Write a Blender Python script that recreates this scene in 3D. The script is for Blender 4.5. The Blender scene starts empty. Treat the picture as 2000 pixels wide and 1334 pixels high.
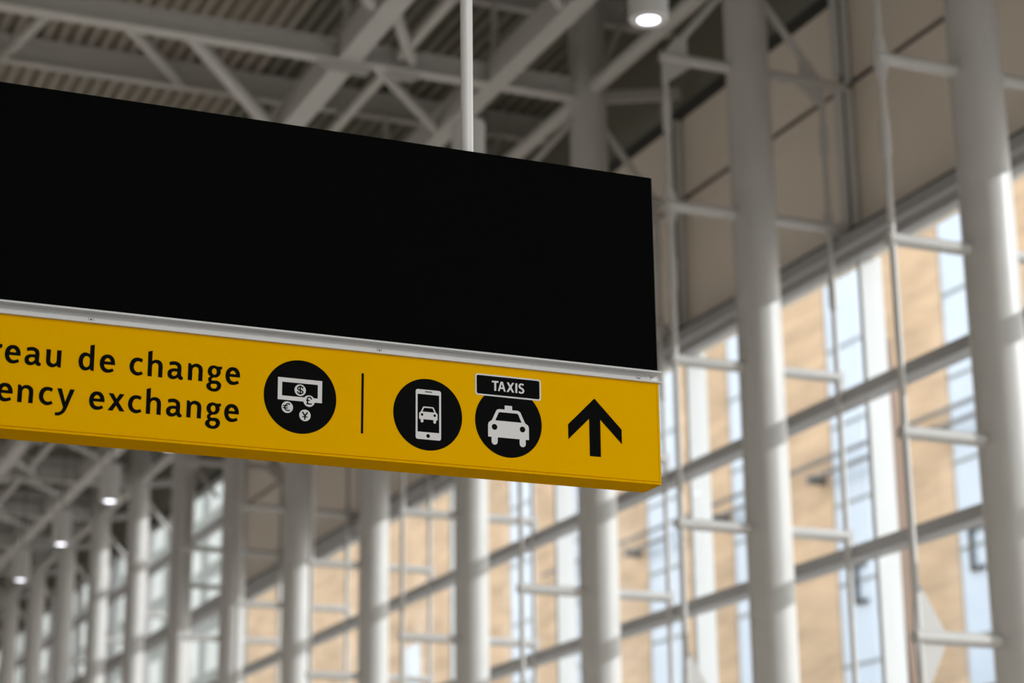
import bpy, bmesh, math
from mathutils import Vector, Matrix
from mathutils.geometry import tessellate_polygon

S = bpy.context.scene
COL = S.collection
H = 1.6            # eye height above the hall floor; heights below are given from the eye

# ---------------------------------------------------------------- camera, sky, sun, exposure
cam_data = bpy.data.cameras.new('camera')
cam = bpy.data.objects.new('camera', cam_data)
COL.objects.link(cam)
yaw, pitch, roll = 0.409379463, 0.289227023, -0.0118249274
fw = Vector((math.sin(yaw)*math.cos(pitch), math.cos(yaw)*math.cos(pitch), math.sin(pitch)))
rt = fw.cross(Vector((0, 0, 1))).normalized()
up = rt.cross(fw)
r2 = rt*math.cos(roll) + up*math.sin(roll)
u2 = -rt*math.sin(roll) + up*math.cos(roll)
m = Matrix((r2, u2, -fw)).transposed().to_4x4()
m.translation = Vector((0, 0, H))
cam.matrix_world = m
cam_data.sensor_width = 36.0
cam_data.lens = 4072.488/2000*36.0
cam_data.clip_start, cam_data.clip_end = 0.1, 1000
cam_data.dof.use_dof = True
cam_data.dof.focus_distance = 7.05
cam_data.dof.aperture_fstop = 2.15
S.camera = cam

SUN_AZ, SUN_EL = math.radians(-33), math.radians(23)
sun_data = bpy.data.lights.new('sun', 'SUN')
sun_data.energy = 3.5
sun_data.angle = math.radians(0.6)
sun_data.color = (0.95, 0.97, 1.0)
sun = bpy.data.objects.new('sun', sun_data)
COL.objects.link(sun)
sd = Vector((math.cos(SUN_AZ)*math.cos(SUN_EL), math.sin(SUN_AZ)*math.cos(SUN_EL), math.sin(SUN_EL)))
sun.rotation_euler = sd.to_track_quat('Z', 'Y').to_euler()
sun.location = (30, -20, 25)

W = bpy.data.worlds.new('sky')
S.world = W
W.use_nodes = True
wn = W.node_tree.nodes
wl = W.node_tree.links
bg = wn['Background']
tc = wn.new('ShaderNodeTexCoord')
sp = wn.new('ShaderNodeSeparateXYZ')
cr = wn.new('ShaderNodeValToRGB')
wl.new(tc.outputs['Generated'], sp.inputs[0])
wl.new(sp.outputs['Z'], cr.inputs[0])
cr.color_ramp.elements[0].position = 0.0
cr.color_ramp.elements[0].color = (1.0, 0.955, 0.89, 1)
cr.color_ramp.elements[1].position = 0.8
cr.color_ramp.elements[1].color = (0.78, 0.87, 1.0, 1)
wl.new(cr.outputs[0], bg.inputs[0])
bg.inputs[1].default_value = 2.75

S.view_settings.view_transform = 'Standard'
S.view_settings.look = 'None'
S.view_settings.gamma = 1.0
S.view_settings.use_curve_mapping = False
S.view_settings.exposure = 0.0
S.cycles.use_denoising = True
S.cycles.max_bounces = 8
S.cycles.diffuse_bounces = 5
S.cycles.transparent_max_bounces = 16
S.cycles.sample_clamp_indirect = 6.0

# ---------------------------------------------------------------- materials
def mat(name, col, rough=0.5, metal=0.0, spec=0.5, var=0.0, scale=6.0, bump=0.0, stretch=None):
    M = bpy.data.materials.new(name)
    M.use_nodes = True
    nt = M.node_tree
    b = nt.nodes['Principled BSDF']
    b.inputs['Base Color'].default_value = (*col, 1)
    b.inputs['Roughness'].default_value = rough
    b.inputs['Metallic'].default_value = metal
    b.inputs['Specular IOR Level'].default_value = spec
    if var or bump:
        t = nt.nodes.new('ShaderNodeTexCoord')
        n = nt.nodes.new('ShaderNodeTexNoise')
        n.inputs['Scale'].default_value = scale
        n.inputs['Detail'].default_value = 5
        src = t.outputs['Object']
        if stretch:
            mp = nt.nodes.new('ShaderNodeMapping')
            mp.inputs['Scale'].default_value = stretch
            nt.links.new(src, mp.inputs[0])
            src = mp.outputs[0]
        nt.links.new(src, n.inputs[0])
        if var:
            r = nt.nodes.new('ShaderNodeValToRGB')
            r.color_ramp.elements[0].position = 0.3
            r.color_ramp.elements[1].position = 0.7
            r.color_ramp.elements[0].color = (*[c*(1-var) for c in col], 1)
            r.color_ramp.elements[1].color = (*[min(1, c*(1+var)) for c in col], 1)
            nt.links.new(n.outputs[0], r.inputs[0])
            nt.links.new(r.outputs[0], b.inputs['Base Color'])
        if bump:
            bp = nt.nodes.new('ShaderNodeBump')
            bp.inputs['Strength'].default_value = bump
            nt.links.new(n.outputs[0], bp.inputs['Height'])
            nt.links.new(bp.outputs[0], b.inputs['Normal'])
    return M

def glass_mat(name, tint, refl=0.08):
    M = bpy.data.materials.new(name)
    M.use_nodes = True
    nt = M.node_tree
    nt.nodes.remove(nt.nodes['Principled BSDF'])
    out = nt.nodes['Material Output']
    tr = nt.nodes.new('ShaderNodeBsdfTransparent')
    tr.inputs[0].default_value = (*tint, 1)
    gl = nt.nodes.new('ShaderNodeBsdfGlossy')
    gl.inputs['Roughness'].default_value = 0.02
    lw = nt.nodes.new('ShaderNodeLayerWeight')
    lw.inputs['Blend'].default_value = 0.5
    pw = nt.nodes.new('ShaderNodeMath')
    pw.operation = 'POWER'
    pw.inputs[1].default_value = 5.0
    ad = nt.nodes.new('ShaderNodeMath')
    ad.operation = 'MULTIPLY_ADD'
    ad.inputs[1].default_value = 0.55
    ad.inputs[2].default_value = 0.025
    mx = nt.nodes.new('ShaderNodeMixShader')
    nt.links.new(lw.outputs['Facing'], pw.inputs[0])
    nt.links.new(pw.outputs[0], ad.inputs[0])
    nt.links.new(ad.outputs[0], mx.inputs[0])
    nt.links.new(tr.outputs[0], mx.inputs[1])
    nt.links.new(gl.outputs[0], mx.inputs[2])
    nt.links.new(mx.outputs[0], out.inputs[0])
    return M

def emit_mat(name, col, power):
    M = bpy.data.materials.new(name)
    M.use_nodes = True
    b = M.node_tree.nodes['Principled BSDF']
    b.inputs['Base Color'].default_value = (*col, 1)
    b.inputs['Emission Color'].default_value = (*col, 1)
    b.inputs['Emission Strength'].default_value = power
    return M

WHITE = mat('white_steel_paint', (0.53, 0.51, 0.485), 0.42, var=0.03, scale=3)
FINW = mat('white_fin_paint', (0.62, 0.62, 0.61), 0.4)
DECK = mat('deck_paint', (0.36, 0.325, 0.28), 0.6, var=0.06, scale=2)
DECK_SHADE = mat('shaded_deck_paint', (0.20, 0.19, 0.155), 0.65, var=0.06, scale=2)  # deck colour darkened to paint in the shade right of the lamp girder
GREY = mat('grey_aluminium', (0.36, 0.35, 0.345), 0.45, var=0.03, scale=4)
DARK = mat('dark_gasket', (0.05, 0.05, 0.045), 0.6)
BEIGE = mat('beige_panel', (0.86, 0.755, 0.65), 0.55, var=0.03, scale=0.7)
WALL_SHADE = mat('shaded_wall_paint', (0.24, 0.23, 0.19), 0.7)  # dim light on the upper wall put into the darker colour
FLOOR = mat('terrazzo_floor', (0.60, 0.52, 0.43), 0.35, var=0.12, scale=12)
PLASTER = mat('hall_plaster', (0.60, 0.56, 0.51), 0.8, var=0.04, scale=1)
GROUND = mat('concrete_paving', (0.42, 0.40, 0.37), 0.85, var=0.1, scale=0.6)
STONE = mat('tan_stone_facing', (0.55, 0.385, 0.245), 0.85, var=0.2, scale=0.35, bump=0.15, stretch=(1, 1, 5))
BLUEG = mat('blue_facade_glass', (0.53, 0.605, 0.70), 0.25, spec=0.5, var=0.06, scale=0.35)
PALE = mat('pale_grey_green_facing', (0.24, 0.25, 0.235), 0.8, var=0.1, scale=0.3)
PALEG = mat('pale_facade_glass', (0.34, 0.38, 0.37), 0.3, spec=0.8)
RAIL = mat('dark_rail_paint', (0.10, 0.095, 0.09), 0.5)
POLE = mat('white_pole_enamel', (0.74, 0.715, 0.70), 0.2)
BROWN = mat('brown_brace_paint', (0.24, 0.15, 0.10), 0.6)
PANE = glass_mat('clear_window_glass', (0.96, 0.97, 0.965))
YEL = mat('yellow_sign_enamel', (0.80, 0.41, 0.0), 0.5, spec=0.0, var=0.012, scale=900)
SCREEN = mat('black_screen_glass', (0.0030, 0.0034, 0.0030), 0.4, spec=0.0)
BLACK = mat('black_vinyl', (0.0055, 0.006, 0.0056), 0.5, spec=0.0)
VWHITE = mat('white_vinyl', (0.70, 0.68, 0.67), 0.5, spec=0.1)
ALU = mat('brushed_aluminium', (0.62, 0.61, 0.605), 0.38, metal=0.0, var=0.03, scale=40, stretch=(0.05, 1, 1))
SCREW = mat('steel_screw', (0.60, 0.59, 0.585), 0.35)
TRIM = mat('grey_edge_trim', (0.16, 0.16, 0.16), 0.4)
LAMPW = mat('white_lamp_housing', (0.60, 0.585, 0.57), 0.4)
LENS = emit_mat('lit_lamp_lens', (0.90, 0.90, 1.0), 4.5)

# ---------------------------------------------------------------- helpers
def bm_new():
    return bmesh.new()

def box(bm, x0, x1, y0, y1, z0, z1, mi=0):
    v = [bm.verts.new((x, y, z+H)) for x in (x0, x1) for y in (y0, y1) for z in (z0, z1)]
    for q in ((0, 1, 3, 2), (4, 6, 7, 5), (0, 4, 5, 1), (2, 3, 7, 6), (0, 2, 6, 4), (1, 5, 7, 3)):
        f = bm.faces.new([v[i] for i in q])
        f.material_index = mi
    return bm

def tube(bm, p0, p1, r, n=16, r1=None, mi=0):
    p0, p1 = Vector(p0)+Vector((0, 0, H)), Vector(p1)+Vector((0, 0, H))
    r1 = r if r1 is None else r1
    d = (p1-p0).normalized()
    a = d.orthogonal().normalized()
    b = d.cross(a)
    A = [bm.verts.new(p0+(a*math.cos(t)+b*math.sin(t))*r) for t in [2*math.pi*k/n for k in range(n)]]
    B = [bm.verts.new(p1+(a*math.cos(t)+b*math.sin(t))*r1) for t in [2*math.pi*k/n for k in range(n)]]
    for k in range(n):
        f = bm.faces.new((A[k], A[(k+1) % n], B[(k+1) % n], B[k]))
        f.smooth = True
        f.material_index = mi
    for ring in (A[::-1], B):
        f = bm.faces.new(ring)
        f.material_index = mi
        for e in f.edges:
            e.smooth = False
    return bm

def bar(bm, p0, p1, w, h, mi=0):
    """rectangular bar between two points; w across (horizontal), h the other way"""
    p0, p1 = Vector(p0)+Vector((0, 0, H)), Vector(p1)+Vector((0, 0, H))
    d = (p1-p0).normalized()
    a = d.cross(Vector((0, 0, 1)))
    a = Vector((1, 0, 0)) if a.length < 1e-4 else a.normalized()
    b = a.cross(d).normalized()
    ring = [(-w/2, -h/2), (w/2, -h/2), (w/2, h/2), (-w/2, h/2)]
    A = [bm.verts.new(p0+a*s+b*t) for s, t in ring]
    B = [bm.verts.new(p1+a*s+b*t) for s, t in ring]
    fs = [bm.faces.new(A[::-1]), bm.faces.new(B)]
    for k in range(4):
        fs.append(bm.faces.new((A[k], A[(k+1) % 4], B[(k+1) % 4], B[k])))
    for f in fs:
        f.material_index = mi
    return bm

def ibeam_x(bm, x0, x1, y, z0, z1, w, tf=0.03, tw=0.02):
    box(bm, x0, x1, y-w/2, y+w/2, z0, z0+tf)
    box(bm, x0, x1, y-w/2, y+w/2, z1-tf, z1)
    box(bm, x0, x1, y-tw/2, y+tw/2, z0+tf, z1-tf)
    return bm

def plate(bm, pts, y0, y1, mi=0):
    """prism in the XZ plane from y0 to y1; pts = outline or [outline, hole, ...]"""
    loops = pts if isinstance(pts[0][0], (list, tuple)) else [pts]
    tri = tessellate_polygon([[Vector((x, z, 0)) for x, z in l] for l in loops])
    flat = [p for l in loops for p in l]
    F = [bm.verts.new((x, y0, z+H)) for x, z in flat]
    B = [bm.verts.new((x, y1, z+H)) for x, z in flat]
    for t in tri:
        for ring in ([F[i] for i in t], [B[i] for i in t]):
            try:
                f = bm.faces.new(ring)
                f.material_index = mi
            except ValueError:
                pass
    o = 0
    for l in loops:
        n = len(l)
        for k in range(n):
            a, b = o+k, o+(k+1) % n
            try:
                f = bm.faces.new((F[a], F[b], B[b], B[a]))
                f.material_index = mi
            except ValueError:
                pass
        o += n
    return bm

def circle(cx, cz, r, n=64):
    return [(cx+r*math.cos(2*math.pi*k/n), cz+r*math.sin(2*math.pi*k/n)) for k in range(n)]

def rrect(x0, x1, z0, z1, r, n=6):
    out = []
    for cx, cz, a in ((x1-r, z1-r, 0), (x0+r, z1-r, 90), (x0+r, z0+r, 180), (x1-r, z0+r, 270)):
        for k in range(n+1):
            t = math.radians(a+90*k/n)
            out.append((cx+r*math.cos(t), cz+r*math.sin(t)))
    return out

def wpos(o):
    p = Vector((0, 0, 0))
    while o:
        p += o.location
        o = o.parent
    return p

def obj(name, bm, mats, parent=None, bevel=0.0, label=None):
    """link a bmesh as ONE mesh object; its origin is the parent's, or its own base"""
    bmesh.ops.recalc_face_normals(bm, faces=bm.faces)
    me = bpy.data.meshes.new(name)
    xs = [v.co for v in bm.verts]
    lo = Vector((min(c[i] for c in xs) for i in range(3)))
    hi = Vector((max(c[i] for c in xs) for i in range(3)))
    base = Vector(((lo.x+hi.x)/2, (lo.y+hi.y)/2, lo.z))
    for v in bm.verts:
        v.co -= base
    bm.to_mesh(me)
    bm.free()
    for mm in (mats if isinstance(mats, (list, tuple)) else [mats]):
        me.materials.append(mm)
    o = bpy.data.objects.new(name, me)
    COL.objects.link(o)
    o.location = base - (wpos(parent) if parent else Vector((0, 0, 0)))
    if parent:
        o.parent = parent
    if label:
        o['label'] = label
    if bevel:
        b = o.modifiers.new('bevel', 'BEVEL')
        b.width = bevel
        b.segments = 2
        b.limit_method = 'ANGLE'
    return o

def thing(name, loc, label, cat, group=None):
    o = bpy.data.objects.new(name, None)
    COL.objects.link(o)
    o.empty_display_size = 0.3
    o.location = (loc[0], loc[1], loc[2]+H)
    tag(o, label, cat, group)
    return o

def tag(o, label, cat, group=None):
    o['label'] = label
    o['category'] = cat
    if group:
        o['group'] = group
    return o

def struct(o, label=None):
    o['kind'] = 'structure'
    if label:
        o['label'] = label
    return o

def children(o):
    return [c for c in bpy.data.objects if c.parent == o]

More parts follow.
